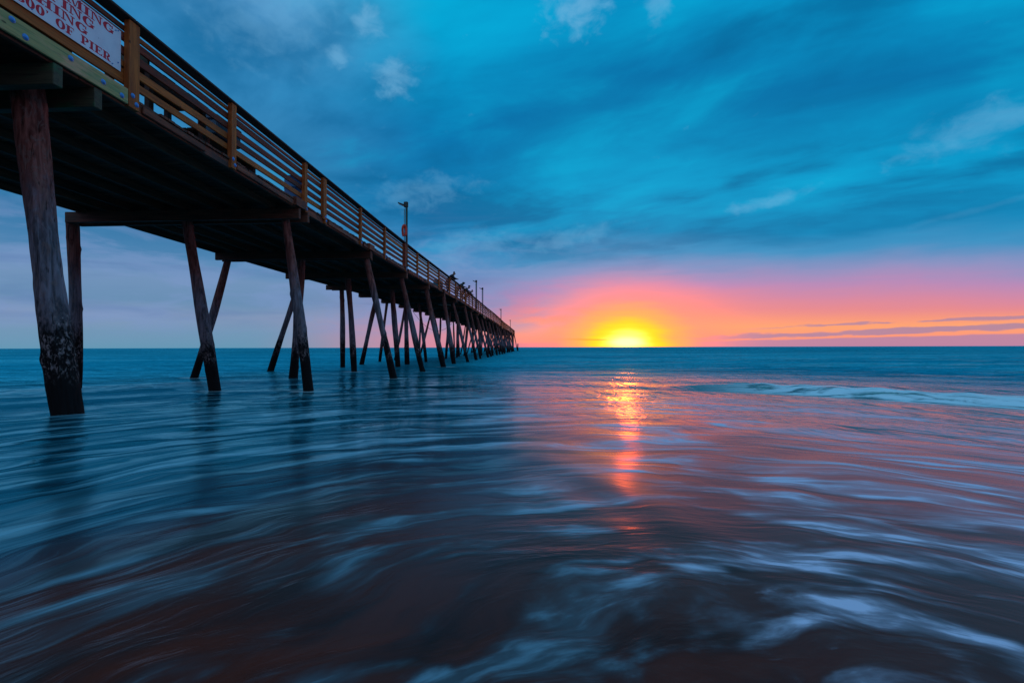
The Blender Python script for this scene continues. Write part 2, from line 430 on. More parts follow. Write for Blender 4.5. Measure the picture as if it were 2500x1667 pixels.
PATCH = (0.25, 0.385)     # a hump of sand that the backwash barely covers
def water_mat():
    m, n = new_mat('sea_water')
    geo = n.node('ShaderNodeNewGeometry')
    x, y, z = n.sep(geo.outputs['Position'])
    cx = x - 0.3
    rho = n.math('SQRT', cx * cx + y * y)
    phi = n.math('ARCTAN2', cx, y)
    lowf = n.noise(n.xyz(x, y, 0.0), 0.33, 3.0, 0.5)
    midf = n.noise(n.xyz(x * 0.8, y, 3.0), 1.0, 3.0, 0.5)
    smlf = n.noise(n.xyz(x * 0.7, y, 6.0), 3.2, 3.0, 0.5)
    rw = rho + (lowf - 0.5) * 3.0 * n.step(rho, 0.5, 9.0, 0.22, 1.0) + (midf - 0.5) * 0.9 * n.step(rho, 0.3, 3.0, 0.45, 1.0) + (smlf - 0.5) * 0.22
    pw = phi + (midf - 0.5) * 0.5 + (lowf - 0.5) * 0.4
    q = n.math('LOGARITHM', n.math('MAXIMUM', rw, 0.0) * 1.25 + 1.0, math.e) * 3.2
    # drawn-out streaks along the swirl of the backwash
    s_big = n.noise(n.xyz(pw * 2.0, q * 2.2, 0.0), 1.0, 3.0, 0.5, 0.4)
    s_mid = n.noise(n.xyz(pw * 3.4, q * 5.2, 4.0), 1.0, 5.0, 0.50, 0.3)
    s_fin = n.noise(n.xyz(pw * 6.0, q * 14.0, 8.0), 1.0, 5.0, 0.52, 0.3)
    s_hair = n.noise(n.xyz(pw * 14.0, q * 34.0, 12.0), 1.0, 3.0, 0.5, 0.2)
    leftw = n.step(phi + (s_mid - 0.5) * 0.45, 0.04, -0.28) * n.step(rho, 0.6, 1.8)  # left of the pier's reflection edge, where a teal reflection is painted
    # body: sand-laden brown in the shallows, teal beyond
    brown = n.mix(n.step(s_mid, 0.35, 0.65), (0.15, 0.024, 0.014), (0.045, 0.010, 0.008))
    teal = n.mix(n.step(s_mid, 0.35, 0.65), (0.0, 0.040, 0.060), (0.0, 0.14, 0.19))
    side = n.step(x, 0.5, -4.0) * 4.5 - n.step(x, -1.0, 4.0) * 9.0
    depth = rho + leftw * 4.5 + side + (s_big - 0.5) * 6.0 + (s_mid - 0.5) * 3.0
    deep = n.step(depth, 4.5, 10.0)
    body = n.mix(deep, brown, teal)
    # foam
    zone = n.step(s_big + (s_mid - 0.5) * 0.30 + n.step(phi, -0.2, 0.4) * 0.07, 0.43, 0.58)
    soft = n.step(s_mid + n.step(phi, -0.2, 0.4) * 0.03, 0.43, 0.68)
    fibre = n.step(s_fin + (s_hair - 0.5) * 0.35, 0.36, 0.70)
    lines = n.step(s_fin + (s_mid - 0.5) * 1.1 + (s_hair - 0.5) * 0.15, 0.54, 0.80)
    foam = zone * (soft * (fibre * 0.55 + 0.45) * 0.66 + lines * n.step(phi, -0.1, 0.3, 0.25, 0.45)) + n.step(s_big, 0.40, 0.6) * lines * 0.13
    foam = foam * n.step(rho, 10.5, 5.5) * n.step(phi, -0.6, 0.25, 0.40, 1.15)
    lline = n.step(s_fin + (s_mid - 0.5) * 1.1, 0.55, 0.76) * n.step(phi, -0.05, -0.3) * n.step(rho, 3.0, 6.0) * n.step(rho, 24.0, 14.0) * 0.22
    foam = n.math('MAXIMUM', foam, lline)
    # breaker band
    d = rho - 12.6 - n.math('SINE', phi * 7.0) * 0.5 - (s_fin - 0.5) * 1.2
    prb = n.step(phi, 0.27, 0.52)
    lace = n.noise(n.xyz(phi * 13.0, rho * 4.6, 5.0), 1.0, 8.0, 0.64, 0.7)
    bk = n.step(d, -2.6, -0.4) * n.step(d, 2.0, 0.6) * prb * n.step(lace + (s_fin - 0.5) * 0.4 + n.step(d, -0.9, 0.1) * 0.07, 0.43, 0.62)
    trail = n.step(d, -4.5, -1.2) * n.step(d, 0.5, -0.8) * prb * n.step(s_fin, 0.52, 0.68) * 0.5
    lf = n.step(n.math('ABSOLUTE', rho - 17.5 + (s_fin - 0.5) * 2.0), 1.6, 0.3) * n.step(phi, -0.45, -0.7) * n.step(s_hair, 0.42, 0.66) * 0.45
    foam = n.math('MAXIMUM', n.math('MAXIMUM', foam, bk * 0.95), n.math('MAXIMUM', trail, lf))
    for (wx, wy, wr) in ((-6.09, 5.79, .26), (-5.90, 11.65, .24), (-8.36, 11.65, .25), (-5.22, 16.85, .24), (-9.05, 16.85, .25), (-12.95, 16.85, .25), (-5.28, 21.7, .26), (-8.71, 21.7, .26), (-5.16, 26.4, .28)):
        ex = (x - wx - 0.10) * (1 / (wr * 1.9)); ey = (y - wy + 0.05) * (1 / wr)
        ring = n.step(n.math('SQRT', ex * ex + ey * ey) + (s_fin - 0.5) * 1.1, 1.45, 0.75) * 0.42
        foam = n.math('MAXIMUM', foam, ring)
    # sand hump showing through
    hx = (x - PATCH[0]) * (1 / 0.13); hy = (y - PATCH[1]) * (1 / 0.065)
    hump = n.step(n.math('SQRT', hx * hx + hy * hy) + (s_mid - 0.5) * 0.7, 1.25, 0.45)
    foam = foam * (1.0 - hump)
    foam = n.math('MINIMUM', foam, 1.0)
    # relief
    shore = n.step(rho, 24.0, 13.0)
    hgt = (s_mid * 0.026 + s_fin * 0.0065 + s_hair * 0.0006) * n.step(rho, 1.2, 6.0, 0.10, 1.0)
    chop = n.noise(n.xyz(x * 0.55, y * 1.6, 1.0), 1.0, 4.0, 0.55, 0.6)
    chop2 = n.noise(n.xyz(x * 0.12, y * 0.34, 2.0), 1.0, 4.0, 0.55, 0.5)
    hgt = hgt * (shore * 0.8 + 0.2) * n.step(phi, 0.0, -0.3, 1.0, 2.2) + chop * n.step(rho, 12.0, 26.0) * 0.24 + chop2 * n.step(rho, 40.0, 140.0) * 1.4
    lat = n.noise(n.xyz(x * 1.7, y * 0.55, 30.0), 1.0, 4.0, 0.6, 0.4)
    hgt = hgt + lat * 0.14 * n.step(rho, 2.0, 6.0) * n.step(phi, -0.1, 0.1, 0.35, 1.0)
    nrm = bump(n, hgt, 1.0, 1.0)
    fr = n.node('ShaderNodeFresnel'); n.put(fr.inputs['Normal'], nrm)
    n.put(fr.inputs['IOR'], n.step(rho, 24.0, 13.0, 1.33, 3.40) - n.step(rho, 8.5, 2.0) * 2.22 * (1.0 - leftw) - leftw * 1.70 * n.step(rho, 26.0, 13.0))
    df = n.node('ShaderNodeBsdfDiffuse'); n.put(df.inputs[0], body)
    gl = n.node('ShaderNodeBsdfGlossy')
    ripple_tint = n.step(s_fin + (s_mid - 0.5) * 0.9, 0.60, 0.72) * n.step(rho, 2.5, 5.0) * 0.95      # teal streaks painted as facets reflecting the blue sky
    glint = n.step(n.noise(n.xyz(x * 0.16, y * 1.1, 21.0), 1.0, 5.0, 0.6, 0.5), 0.53, 0.66) * n.step(rho, 220.0, 40.0) * n.step(phi, -0.25, 0.1) * 0.80  # streaks without the teal tint, painted as glitter of the pink sky
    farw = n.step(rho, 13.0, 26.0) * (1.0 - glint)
    tl = n.mix(n.step(s_mid + (s_fin - 0.5) * 0.5, 0.42, 0.66), (0.0, 0.42, 0.54), (0.46, 0.96, 1.0))  # dark and bright reflection streaks painted into the left tint
    tint = n.mix(ripple_tint, (1.0, 0.84, 0.82), (0.02, 0.50, 0.60))
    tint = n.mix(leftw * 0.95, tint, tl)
    swell_tint = n.noise(n.xyz(x * 0.02, y * 0.11, 40.0), 1.0, 6.0, 0.65, 0.4)  # pale and dark swell lines painted into the far teal reflection
    tint = n.mix(farw, tint, n.mix(n.step(swell_tint, 0.40, 0.62), (0.03, 0.58, 0.72), (0.16, 0.90, 1.0)))
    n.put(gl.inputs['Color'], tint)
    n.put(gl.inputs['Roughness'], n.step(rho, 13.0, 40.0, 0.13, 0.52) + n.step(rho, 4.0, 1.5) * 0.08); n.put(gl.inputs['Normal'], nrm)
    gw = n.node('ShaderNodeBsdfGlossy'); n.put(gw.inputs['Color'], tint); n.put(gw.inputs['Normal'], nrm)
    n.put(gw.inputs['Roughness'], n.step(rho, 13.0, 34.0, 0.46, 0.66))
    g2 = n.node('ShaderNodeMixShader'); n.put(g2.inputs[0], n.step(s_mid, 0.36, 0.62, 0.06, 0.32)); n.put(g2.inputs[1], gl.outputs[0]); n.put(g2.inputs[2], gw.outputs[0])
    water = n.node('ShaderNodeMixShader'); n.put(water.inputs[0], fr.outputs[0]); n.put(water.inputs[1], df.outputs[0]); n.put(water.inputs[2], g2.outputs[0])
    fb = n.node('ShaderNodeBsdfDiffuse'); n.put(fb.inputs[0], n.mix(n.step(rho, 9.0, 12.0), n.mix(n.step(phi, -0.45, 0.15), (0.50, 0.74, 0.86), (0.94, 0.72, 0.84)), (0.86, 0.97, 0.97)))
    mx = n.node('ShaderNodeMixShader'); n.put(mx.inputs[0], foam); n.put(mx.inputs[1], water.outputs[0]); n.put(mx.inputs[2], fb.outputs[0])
    tr = n.node('ShaderNodeBsdfTransparent')
    m2 = n.node('ShaderNodeMixShader'); n.put(m2.inputs[0], hump * 0.55); n.put(m2.inputs[1], mx.outputs[0]); n.put(m2.inputs[2], tr.outputs[0])
    finish(n, m2.outputs[0])
water_mat()

def sand_mat():
    m, n = new_mat('wet_sand')
    geo = n.node('ShaderNodeNewGeometry')
    g = n.noise(geo.outputs['Position'], 3.0, 6.0, 0.6); f = n.noise(geo.outputs['Position'], 160.0, 3.0, 0.6)
    col = n.mix(n.step(g, 0.35, 0.68), (0.034, 0.026, 0.022), (0.052, 0.038, 0.030))
    finish(n, principled(n, col, 0.55, 0.0, bump(n, g * 1.0 + f * 0.1, 0.3, 0.01), 0.3))
sand_mat()

front = np.radians(np.linspace(-62, 62, 620, endpoint=False))
back = np.radians(np.linspace(62, 298, 90, endpoint=False))
ang = np.concatenate([front, back])
rad = np.concatenate([np.geomspace(0.35, 30, 430, endpoint=False), np.geomspace(30, 400, 150, endpoint=False), np.geomspace(400, 9000, 30)])
sea = polar_sheet('sea', rad, ang, water_height, 'sea_water')
def sand_height(x, y):
    z = 0.72 - 0.11 * y + 0.0 * x
    z = np.where(y < 0, 0.72 - 0.14 * y, z)
    z = np.maximum(z, -4.0)
    z = np.where(y > 0.3, np.minimum(z, water_level(x, y) - 0.05), z)
    hump = np.exp(-(((x - PATCH[0]) / 0.2) ** 2 + ((y - PATCH[1]) / 0.13) ** 2))
    return z + 0.12 * hump
s_ang = np.radians(np.linspace(0, 360, 180, endpoint=False))
s_rad = np.concatenate([np.geomspace(0.25, 40, 130, endpoint=False), np.geomspace(40, 400, 20)])
polar_sheet('sand', s_rad, s_ang, sand_height, 'wet_sand')

# ------------------------------------------------------------------ the pier
XO, XI = -6.0, -12.05           # outer faces of the two long sides
YS, YE = -3.0, 152.0
def dz(y):
    return 0.27 * sstep(18, 42, y) + 0.25 * sstep(45, 140, y) + 0.10 * sstep(55, 75, y) * math.sin(y / 8.0)
def dx_(y):
    return 0.16 * sstep(60, 90, y) * math.sin(y / 10.0)
def P(x, y, z):                  # z given above the camera at the shore end
    return Vector((x + dx_(y), y, z + CAMZ + dz(y)))
ZD, ZP = 3.81, 3.765             # deck top, plank underside
ZS = 3.60                        # stringer underside = cap top
ZC = 3.32                        # cap underside
pier = empty('wooden_pier', (-9.0, 0.0, 0.0))
tag(pier, 'long weathered wooden fishing pier on raking timber piles running out to sea', 'pier')

def beam(name, mat, p0, p1, w_, h_, parent=None, bev=0.006, roll=0.0):
    """timber from p0 to p1 (its axis), w_ across and h_ high"""
    p0, p1 = Vector(p0), Vector(p1); d = p1 - p0; L = round(d.length, 2)
    me = box_mesh(L, w_, h_, bev, mat)
    xq = d.normalized(); yq = Vector((0, 0, 1)).cross(xq).normalized(); zq = xq.cross(yq)
    M = Matrix((xq, yq, zq)).transposed()
    if roll: M = M @ Matrix.Rotation(roll, 3, 'X')
    return link(name, me, None, parent or pier, (p0 + p1) / 2, M.to_euler())

bents = [-1.2, 5.79, 11.65, 16.85, 21.7, 26.4, 31.0, 36.0, 40.9]
while bents[-1] + 4.95 < YE - 3: bents.append(bents[-1] + 4.95 + rnd.uniform(-.15, .15))
bents.append(YE - 0.5)

def pile_mesh(vec, r0, r1, seed, ns, nl, rough=1.0):
    """pile from the foot (0,0,0) to vec; r0 foot radius, r1 head radius"""
    rr = random.Random(seed); L = vec.length
    t = vec.normalized(); a = t.orthogonal().normalized(); b = t.cross(a)
    o = Vector((rr.uniform(0, 90), rr.uniform(0, 90), rr.uniform(0, 90)))
    bend = rr.uniform(-.07, .07); bend2 = rr.uniform(-.05, .05)
    kn = [(rr.uniform(0, 6.28), rr.uniform(.15, .95), rr.uniform(.012, .035)) for _ in range(9)]
    V, F = [], []
    for i in range(nl + 1):
        s = i / nl
        c = t * (L * s) + a * bend * math.sin(math.pi * s) + b * bend2 * math.sin(2 * math.pi * s)
        rad_ = r0 + (r1 - r0) * s + 0.012 * math.sin(s * 11 + seed)
        for k in range(ns):
            th = 2 * math.pi * k / ns
            dvec = a * math.cos(th) + b * math.sin(th)
            n1 = mnoise.noise(o + Vector((math.cos(th) * 1.1, math.sin(th) * 1.1, s * L * 0.5)))
            n2 = mnoise.noise(o * 2 + Vector((math.cos(th) * 4.0, math.sin(th) * 4.0, s * L * 0.9)))
            r_ = rad_ + rough * (0.014 * n1 + 0.011 * n2)
            if ns >= 40:
                n3 = mnoise.noise(o * 3 + Vector((math.cos(th) * 9, math.sin(th) * 9, s * L * 0.55)))
                r_ -= 0.035 * max(0.0, 0.10 - abs(n3)) / 0.10 * (0.4 + 0.6 * max(0, n1 + .3))
                n4 = mnoise.noise(o + Vector((math.cos(th) * 7, math.sin(th) * 7, s * L * 5.0)))
                r_ += 0.006 * n4
            for (kt, ks, kh) in kn:
                dd = ((s - ks) * L / 0.07) ** 2 + (math.remainder(th - kt, 2 * math.pi) / 0.35) ** 2
                if dd < 6: r_ += kh * math.exp(-dd)
            V.append(c + dvec * r_)
    for i in range(nl):
        for k in range(ns):
            F.append((i * ns + k, i * ns + (k + 1) % ns, (i + 1) * ns + (k + 1) % ns, (i + 1) * ns + k))
    F.append(tuple(range(ns))[::-1]); F.append(tuple(nl * ns + k for k in range(ns)))
    me = bpy.data.meshes.new('pile'); me.from_pydata(V, [], F)
    me.polygons.foreach_set('use_smooth', [True] * (len(F) - 2) + [False] * 2)
    me.materials.append(MATS['pile_wood']); return me
def pile(xt, xb, y, rt, rb, seed, yb=None, zt=None):
    """head at xt under the cap, foot xb at the waterline"""
    top = P(xt, y, ZC + 0.28 if zt is None else zt); wl = Vector((xb, y if yb is None else yb, 0.0))
    d = top - wl; foot = wl - d * (1.6 / d.z)
    if y < 8: ns, nl = 64, 220
    elif y < 20: ns, nl = 36, 70
    elif y < 45: ns, nl = 18, 36
    else: ns, nl = 10, 14
    L_tot = (top - foot).length
    return link('pile', pile_mesh(top - foot, rb + (rb - rt) * .3, rt, seed, ns, nl, 1.0 if y < 45 else 1.4), None, pier, foot)

known = {1: [(-6.80, -6.09, .160, .150), (-9.2, -8.9, .14, .16), (-11.6, -12.6, .13, .15)],
         2: [(-6.52, -5.90, .100, .138), (-9.20, -8.36, .125, .148), (-12.36, -12.30, .130, .135)],
         3: [(-6.30, -5.22, .105, .120), (-8.72, -9.05, .135, .150), (-11.55, -12.95, .125, .140)],
         4: [(-6.40, -5.28, .115, .130), (-8.98, -8.71, .130, .140), (-11.20, -12.70, .12, .14)],
         5: [(-6.28, -5.16, .130, .150), (-8.28, -7.95, .140, .160), (-11.27, -11.2, .130, .150)],
         6: [(-6.15, -5.40, .130, .150), (-8.70, -8.60, .140, .160), (-10.7, -11.75, .130, .150)]}
for i, y in enumerate(bents):
    spec = known.get(i)
    if spec is None:
        spec = [(-6.3 + rnd.uniform(-.15, .15), -5.25 + rnd.uniform(-.3, .35), .105, .125),
                (-8.8 + rnd.uniform(-.5, .5), -8.7 + rnd.uniform(-.7, .7), .11, .13),
                (-11.4 + rnd.uniform(-.3, .3), -12.3 + rnd.uniform(-.6, .9), .10, .12)]
        if y > 60 and i % 3 == 0: spec.append((-7.4, -7.2 + rnd.uniform(-.4, .4), .13, .15))
        if y > 135: spec = [(-6.2, -5.0 if i == len(bents) - 1 else -6.0, .14, .15), (-7.6, -7.5, .14, .15), (-9.0, -9.1, .14, .15), (-10.4, -10.6, .14, .15), (-11.8, -12.3, .14, .15)]
    for k, (xt, xb, rt, rb) in enumerate(spec):
        pile(xt, xb, y, rt, rb, i * 10 + k, yb=y + rnd.uniform(-.12, .12) if i > 2 else y)
    # split cap: a timber each side of the pile heads
    off = 0.24 if i == 1 else 0.18
    for s, ex in ((-1, 0.0), (1, rnd.uniform(-.1, .05))):
        c = beam('cap_beam', 'mossy_wood' if i in (1,) else 'under_wood', P(-12.02 + (-.30 if i == 2 else rnd.uniform(-.12, .1)), y + s * off - (.08 if i == 1 and s < 0 else 0), (ZS + ZC) / 2), P(-6.0 + ex, y + s * off - (.08 if i == 1 and s < 0 else 0), (ZS + ZC) / 2 + rnd.uniform(-.01, .01)), 0.10 if i != 1 else 0.12, ZS - ZC - 0.004, bev=0.008)
    if i in (2, 3, 6):           # stub blocking between cap and the outer stringer
        beam('blocking', 'edge_wood', P(-6.02, y - 0.42, ZS + 0.13), P(-6.02, y + 0.1, ZS + 0.13), 0.12, 0.22)

# stringers under the deck
sx = [-6.10, -6.80, -7.52, -8.26, -9.0, -9.74, -10.48, -11.2, -11.95]
for i in range(len(bents) - 1):
    y0, y1 = bents[i], bents[i + 1]
    for k, x in enumerate(sx):
        o = (k % 2) * 0.09 - 0.045 if k else 0.0
        beam('stringer', 'edge_wood' if k == 0 else 'under_wood', P(x + o, y0 + 0.006, (ZS + ZP) / 2), P(x + o, y1 - 0.006, (ZS + ZP) / 2 + (rnd.uniform(-.012, .0) if k == 0 else 0)), 0.075, ZP - ZS - 0.004, bev=0.005)
beam('stringer', 'under_wood', P(-9.0, YS, 3.68), P(-9.0, bents[0] - .006, 3.68), 0.075, ZP - ZS - 0.004)

# deck planks
pw, pg = 0.140, 0.0065
ys_part = 4.6
n_part = 300
lens = [6.05, 6.06, 6.08, 6.02, 6.07]
def plank_at(y):
    L = rnd.choice(lens); x0 = rnd.uniform(-.02, .015)
    return L, -9.06 + x0
y = ys_part
for i in range(n_part):
    L, xc = plank_at(y)
    me = box_mesh(L, pw, 0.043, 0.004, 'edge_wood' if i % 4 == 1 else 'under_wood')
    link('deck_plank', me, None, pier, P(xc, y + pw / 2, (ZD + ZP) / 2 + rnd.uniform(-.003, .003)), (0, 0, rnd.uniform(-.0006, .0006)))
    y += pw + pg
y_after = y
bm = bmesh.new()
def more_planks(y, yend):
    while y < yend:
        L, xc = plank_at(y); c = P(xc, y + pw / 2, (ZD + ZP) / 2 + rnd.uniform(-.003, .003))
        bm_box(bm, c - Vector((-9, 0, 0)), (L, pw, 0.043)); y += pw + pg
more_planks(YS, ys_part - pw - 2 * pg); more_planks(y_after, YE)
me = bm_mesh(bm, 'deck_boards'); me.materials.append(MATS['under_wood'])
o = link('far_deck_boards', me, None, pier, (-9.0, 0, 0)); tag(o, kind='stuff')

# railing: posts, five boards, flat cap
posts = [1.9, 4.2, 6.57, 8.87, 11.80, 12.96, 15.72, 18.35, 21.40, 23.65, 26.15, 29.2, 33.0, 35.6, 38.1, 40.8]
while posts[-1] + 2.45 < YE - 1: posts.append(posts[-1] + 2.45)
posts.append(YE - .15)
def bolt_mesh(r=0.027):
    bm = bmesh.new()
    prof = [(r * 1.35, 0.0), (r * 1.35, 0.004), (r, 0.006), (r * 0.92, 0.012), (r * 0.6, 0.019), (0.0, 0.021)]
    n = 14; rings = []
    for (rr, h) in prof[:-1]:
        rings.append([bm.verts.new((h, rr * math.cos(2 * math.pi * k / n), rr * math.sin(2 * math.pi * k / n))) for k in range(n)])
    for a, b in zip(rings, rings[1:]):
        for k in range(n): bm.faces.new((a[k], a[(k + 1) % n], b[(k + 1) % n], b[k]))
    top = bm.verts.new((prof[-1][1], 0, 0))
    for k in range(n): bm.faces.new((rings[-1][k], rings[-1][(k + 1) % n], top))
    bmesh.ops.recalc_face_normals(bm, faces=bm.faces)
    me = bm_mesh(bm, 'bolt', True); me.materials.append(MATS['galvanised']); return me
BOLT = bolt_mesh()
post_wide = {2: .184, 3: .15, 4: .14, 5: .10}
for i, y in enumerate(posts):
    wy = post_wide.get(i, .12)
    me = box_mesh(1.31, wy, 0.09, 0.005, 'post_wood', key=str(i % 5))
    o = link('rail_post', me, None, pier, P(-6.045, y, 4.262), (0, R(90), 0))
    if i in (5,):   # a second post bolted alongside
        link('rail_post', box_mesh(1.20, 0.10, 0.09, 0.005, 'post_wood'), None, pier, P(-6.045, y - 0.106, 4.31), (0, R(90), 0))
    if i == 8:      # the lamp stands on a heavier doubled post
        link('rail_post', box_mesh(1.10, 0.14, 0.15, 0.006, 'rail_wood'), None, pier, P(-6.06, y - 0.135, 4.36), (0, R(90), 0))
    if 2 <= i <= 9:
        for (dy_, zz) in ((-0.022, 3.795), (0.028, 3.69)):
            w_ = P(-5.9985, y + dy_ * (wy / .18 + .3), zz)
            b = bpy.data.objects.new('bolt', BOLT); COL.objects.link(b); b.parent = o
            b.matrix_parent_inverse = Matrix.Identity(4)
            # post is turned 90 degrees about Y: local = R^-1 (world - post)
            po = Vector(o.location) + Vector(pier.location)
            loc = Matrix.Rotation(R(90), 3, 'Y').inverted() @ (w_ - po)
            b.location = loc; b.rotation_euler = (0, R(-90), 0)
boards = [(4.765, 4.835), (4.595, 4.722), (4.390, 4.515), (4.170, 4.298), (3.972, 4.090)]
i = 0
while i < len(posts) - 1:
    j = min(i + (1 if i in (2, 3, 4, 8, 14) else 2), len(posts) - 1)
    ya, yb = posts[i] + .003, posts[j] - .003
    for (za, zb) in boards:
        if i == 1 and za < 4.0: za, zb = 3.945, 4.205
        if i == 0 and za < 4.0 and j == 2: za, zb = 3.945, 4.205
        jit = [rnd.uniform(-.013, .013) for _ in range(2)]
        beam('rail_board', 'post_wood' if (za < 4.0 and i in (2, 3, 4)) or rnd.random() < .25 else 'rail_wood', P(-6.113, ya, (za + zb) / 2 + jit[0]), P(-6.113, yb, (za + zb) / 2 + jit[1]), 0.038, zb - za + rnd.choice((0, .003, -.003)), bev=0.004)
    beam('rail_cap', 'cap_wood', P(-6.08, ya, 4.941), P(-6.08, yb, 4.941), 0.22, 0.038, bev=0.006)
    i = j

# green treated fascia board under the sign, bolted on
fa = beam('fascia_board', 'treated_wood', P(-6.018, 2.2, 3.742), P(-6.018, 6.465, 3.742), 0.036, 0.228, bev=0.006)
fa['label'] = 'pale green treated board bolted along the pier edge'
for (yy, zz) in ((4.95, 3.80), (5.09, 3.69), (5.62, 3.775), (6.07, 3.73), (6.36, 3.70)):
    w_ = P(-5.9995, yy, zz)
    b = bpy.data.objects.new('bolt', BOLT); COL.objects.link(b); b.parent = fa
    M = fa.rotation_euler.to_matrix()
    b.location = M.inverted() @ (w_ - (Vector(fa.location) + Vector(pier.location)))
    b.rotation_euler = M.inverted().to_euler()
# ragged ledger pieces along the outer edge
for (y0, y1, z0) in ((6.75, 8.1, 3.69), (9.0, 11.2, 3.70), (13.2, 15.4, 3.70), (16.0, 18.1, 3.69), (18.6, 21.2, 3.69), (21.9, 24.8, 3.7), (25.4, 29.0, 3.7)):
    beam('ledger_board', 'edge_wood', P(-6.035, y0, z0), P(-6.035, y1, z0 + rnd.uniform(-.03, .01)), 0.04, 0.12, bev=0.012, roll=rnd.uniform(-.15, .15))
for (yy, L) in ((54.5, 3.0), (86.0, 3.4)):
    beam('fascia_board', 'mossy_wood', P(-5.95, yy, 3.50), P(-5.95, yy + L, 3.50), 0.06, 0.42)
for (yy, xx) in ((26.7, -6.6), (36.3, -7.0), (36.5, -7.6)):
    beam('loose_plank', 'pale_wood', P(xx, yy, 3.22), P(xx + .42, yy + .12, 3.16), 0.16, 0.05)

# ------------------------------------------------------------------ sign
def glyph(ch):
    """fat slab letters: list of polygons in a box one unit high; returns (polys, width)"""
    Q = []
    def rc(x0, y0, x1, y1): Q.append([(x0, y0), (x1, y0), (x1, y1), (x0, y1)])
    def ring(cx, cy, rx, ry, tx, ty, a0, a1, n=22):
        for k in range(n):
            p, q = R(a0 + (a1 - a0) * k / n), R(a0 + (a1 - a0) * (k + 1) / n)
            Q.append([(cx + rx * math.cos(p), cy + ry * math.sin(p)), (cx + rx * math.cos(q), cy + ry * math.sin(q)),
                      (cx + (rx - tx) * math.cos(q), cy + (ry - ty) * math.sin(q)), (cx + (rx - tx) * math.cos(p), cy + (ry - ty) * math.sin(p))])
    sh = 0.115
    if ch == 'I':
        rc(.16, sh, .50, 1 - sh); rc(0, 0, .66, sh); rc(0, 1 - sh, .66, 1); return Q, .66
    if ch == 'N':
        rc(.14, sh, .28, 1 - sh); rc(1.01, sh, 1.15, 1 - sh * .9); rc(0, 0, .44, sh); rc(.88, 1 - sh, 1.30, 1); rc(0, 1 - sh, .5, 1)
        Q.append([(.27, .9), (.50, 1 - sh), (1.14, .0), (1.03, .0)]); Q.append([(.27, 1 - sh), (.60, 1 - sh), (1.14, .1), (.96, .1)]); return Q, 1.30
    if ch == 'M':
        rc(.14, sh, .24, 1 - sh); rc(1.10, sh, 1.44, 1 - sh); rc(0, 0, .40, sh); rc(.98, 0, 1.58, sh); rc(0, 1 - sh, .45, 1); rc(1.13, 1 - sh, 1.58, 1)
        Q.append([(.24, .9), (.50, .9), (.86, .0), (.70, .0)]); Q.append([(1.02, .9), (1.12, .9), (.84, .0), (.78, .0)]); return Q, 1.58
    if ch == 'G':
        ring(.62, .5, .62, .52, .38, .13, 42, 325); rc(.90, .06, 1.16, .38); rc(.72, .38, 1.28, .47)
        Q.append([(.98, .62), (1.12, .62), (1.12, .99), (1.04, .99)]); return Q, 1.30
    if ch in 'O0':
        ring(.58 if ch == 'O' else .5, .5, .58 if ch == 'O' else .5, .52, .36, .12, 0, 360, 30); return Q, (1.16 if ch == 'O' else 1.0)
    if ch in 'FE':
        rc(.14, sh, .48, 1 - sh); rc(0, 0, .62 if ch == 'F' else 1.05, sh); rc(0, 1 - sh, 1.02, 1); rc(.48, .46, .72, .55); rc(.70, .36, .78, .65)
        Q.append([(.92, 1 - sh), (1.02, 1 - sh), (1.02, .66)])
        if ch == 'E': Q.append([(.90, sh), (1.05, sh), (1.10, .36)])
        return Q, 1.08
    if ch in 'PR':
        rc(.14, sh, .48, 1 - sh); rc(0, 0, .62, sh); rc(0, 1 - sh, .60, 1); rc(.48, .42, .62, .50)
        ring(.60, .71, .46, .29, .31, .09, -90, 90, 16)
        if ch == 'R': Q.append([(.55, .44), (.80, .44), (1.02, .10), (.72, .0)]); rc(.74, 0, 1.16, .10)
        return Q, (1.06 if ch == 'P' else 1.16)
    if ch == 'H':
        for x in (0, .78): rc(x + .16, sh, x + .50, 1 - sh); rc(x, 0, x + .66, sh); rc(x, 1 - sh, x + .66, 1)
        rc(.50, .45, .94, .55); return Q, 1.44
    if ch == 'S':
        ring(.5, .74, .46, .27, .28, .09, 20, 255, 16); ring(.5, .26, .5, .27, .30, .09, -160, 75, 16); rc(.86, .70, .96, 1); rc(0, 0, .09, .32); return Q, 1.0
    if ch == 'W':
        for x in (0, .62): Q.append([(x + .08, 1), (x + .42, 1), (x + .68, 0), (x + .48, 0)]); Q.append([(x + .60, 0), (x + .68, 0), (x + .92, 1), (x + .82, 1)])
        rc(0, 1 - sh, .55, 1); rc(1.3, 1 - sh, 1.7, 1); return Q, 1.70
    if ch == 'U':
        rc(.14, .34, .48, 1 - sh); rc(.94, .34, 1.05, 1 - sh); rc(0, 1 - sh, .62, 1); rc(.82, 1 - sh, 1.2, 1); ring(.595, .36, .455, .38, .30, .10, 180, 360, 16); return Q, 1.2
    if ch == '3':
        ring(.46, .73, .44, .28, .28, .09, -80, 160, 16); ring(.46, .27, .48, .28, .30, .09, -160, 80, 16); return Q, .95
    if ch == "'":
        Q.append([(.05, 1.0), (.32, 1.0), (.30, .78), (.08, .62), (.16, .78)]); return Q, .36
    return Q, .5
sign = empty('pier_sign', P(-6.075, 5.55, 4.085))
tag(sign, 'white rectangular sign with red capital lettering on the pier railing beside the big post', 'sign')
S0, S1 = 4.60, 6.415
panel = link('panel', box_mesh(0.006, S1 - S0, 0.60, 0.001, 'sign_white'), None, sign, P(-6.075, (S0 + S1) / 2, 4.385))
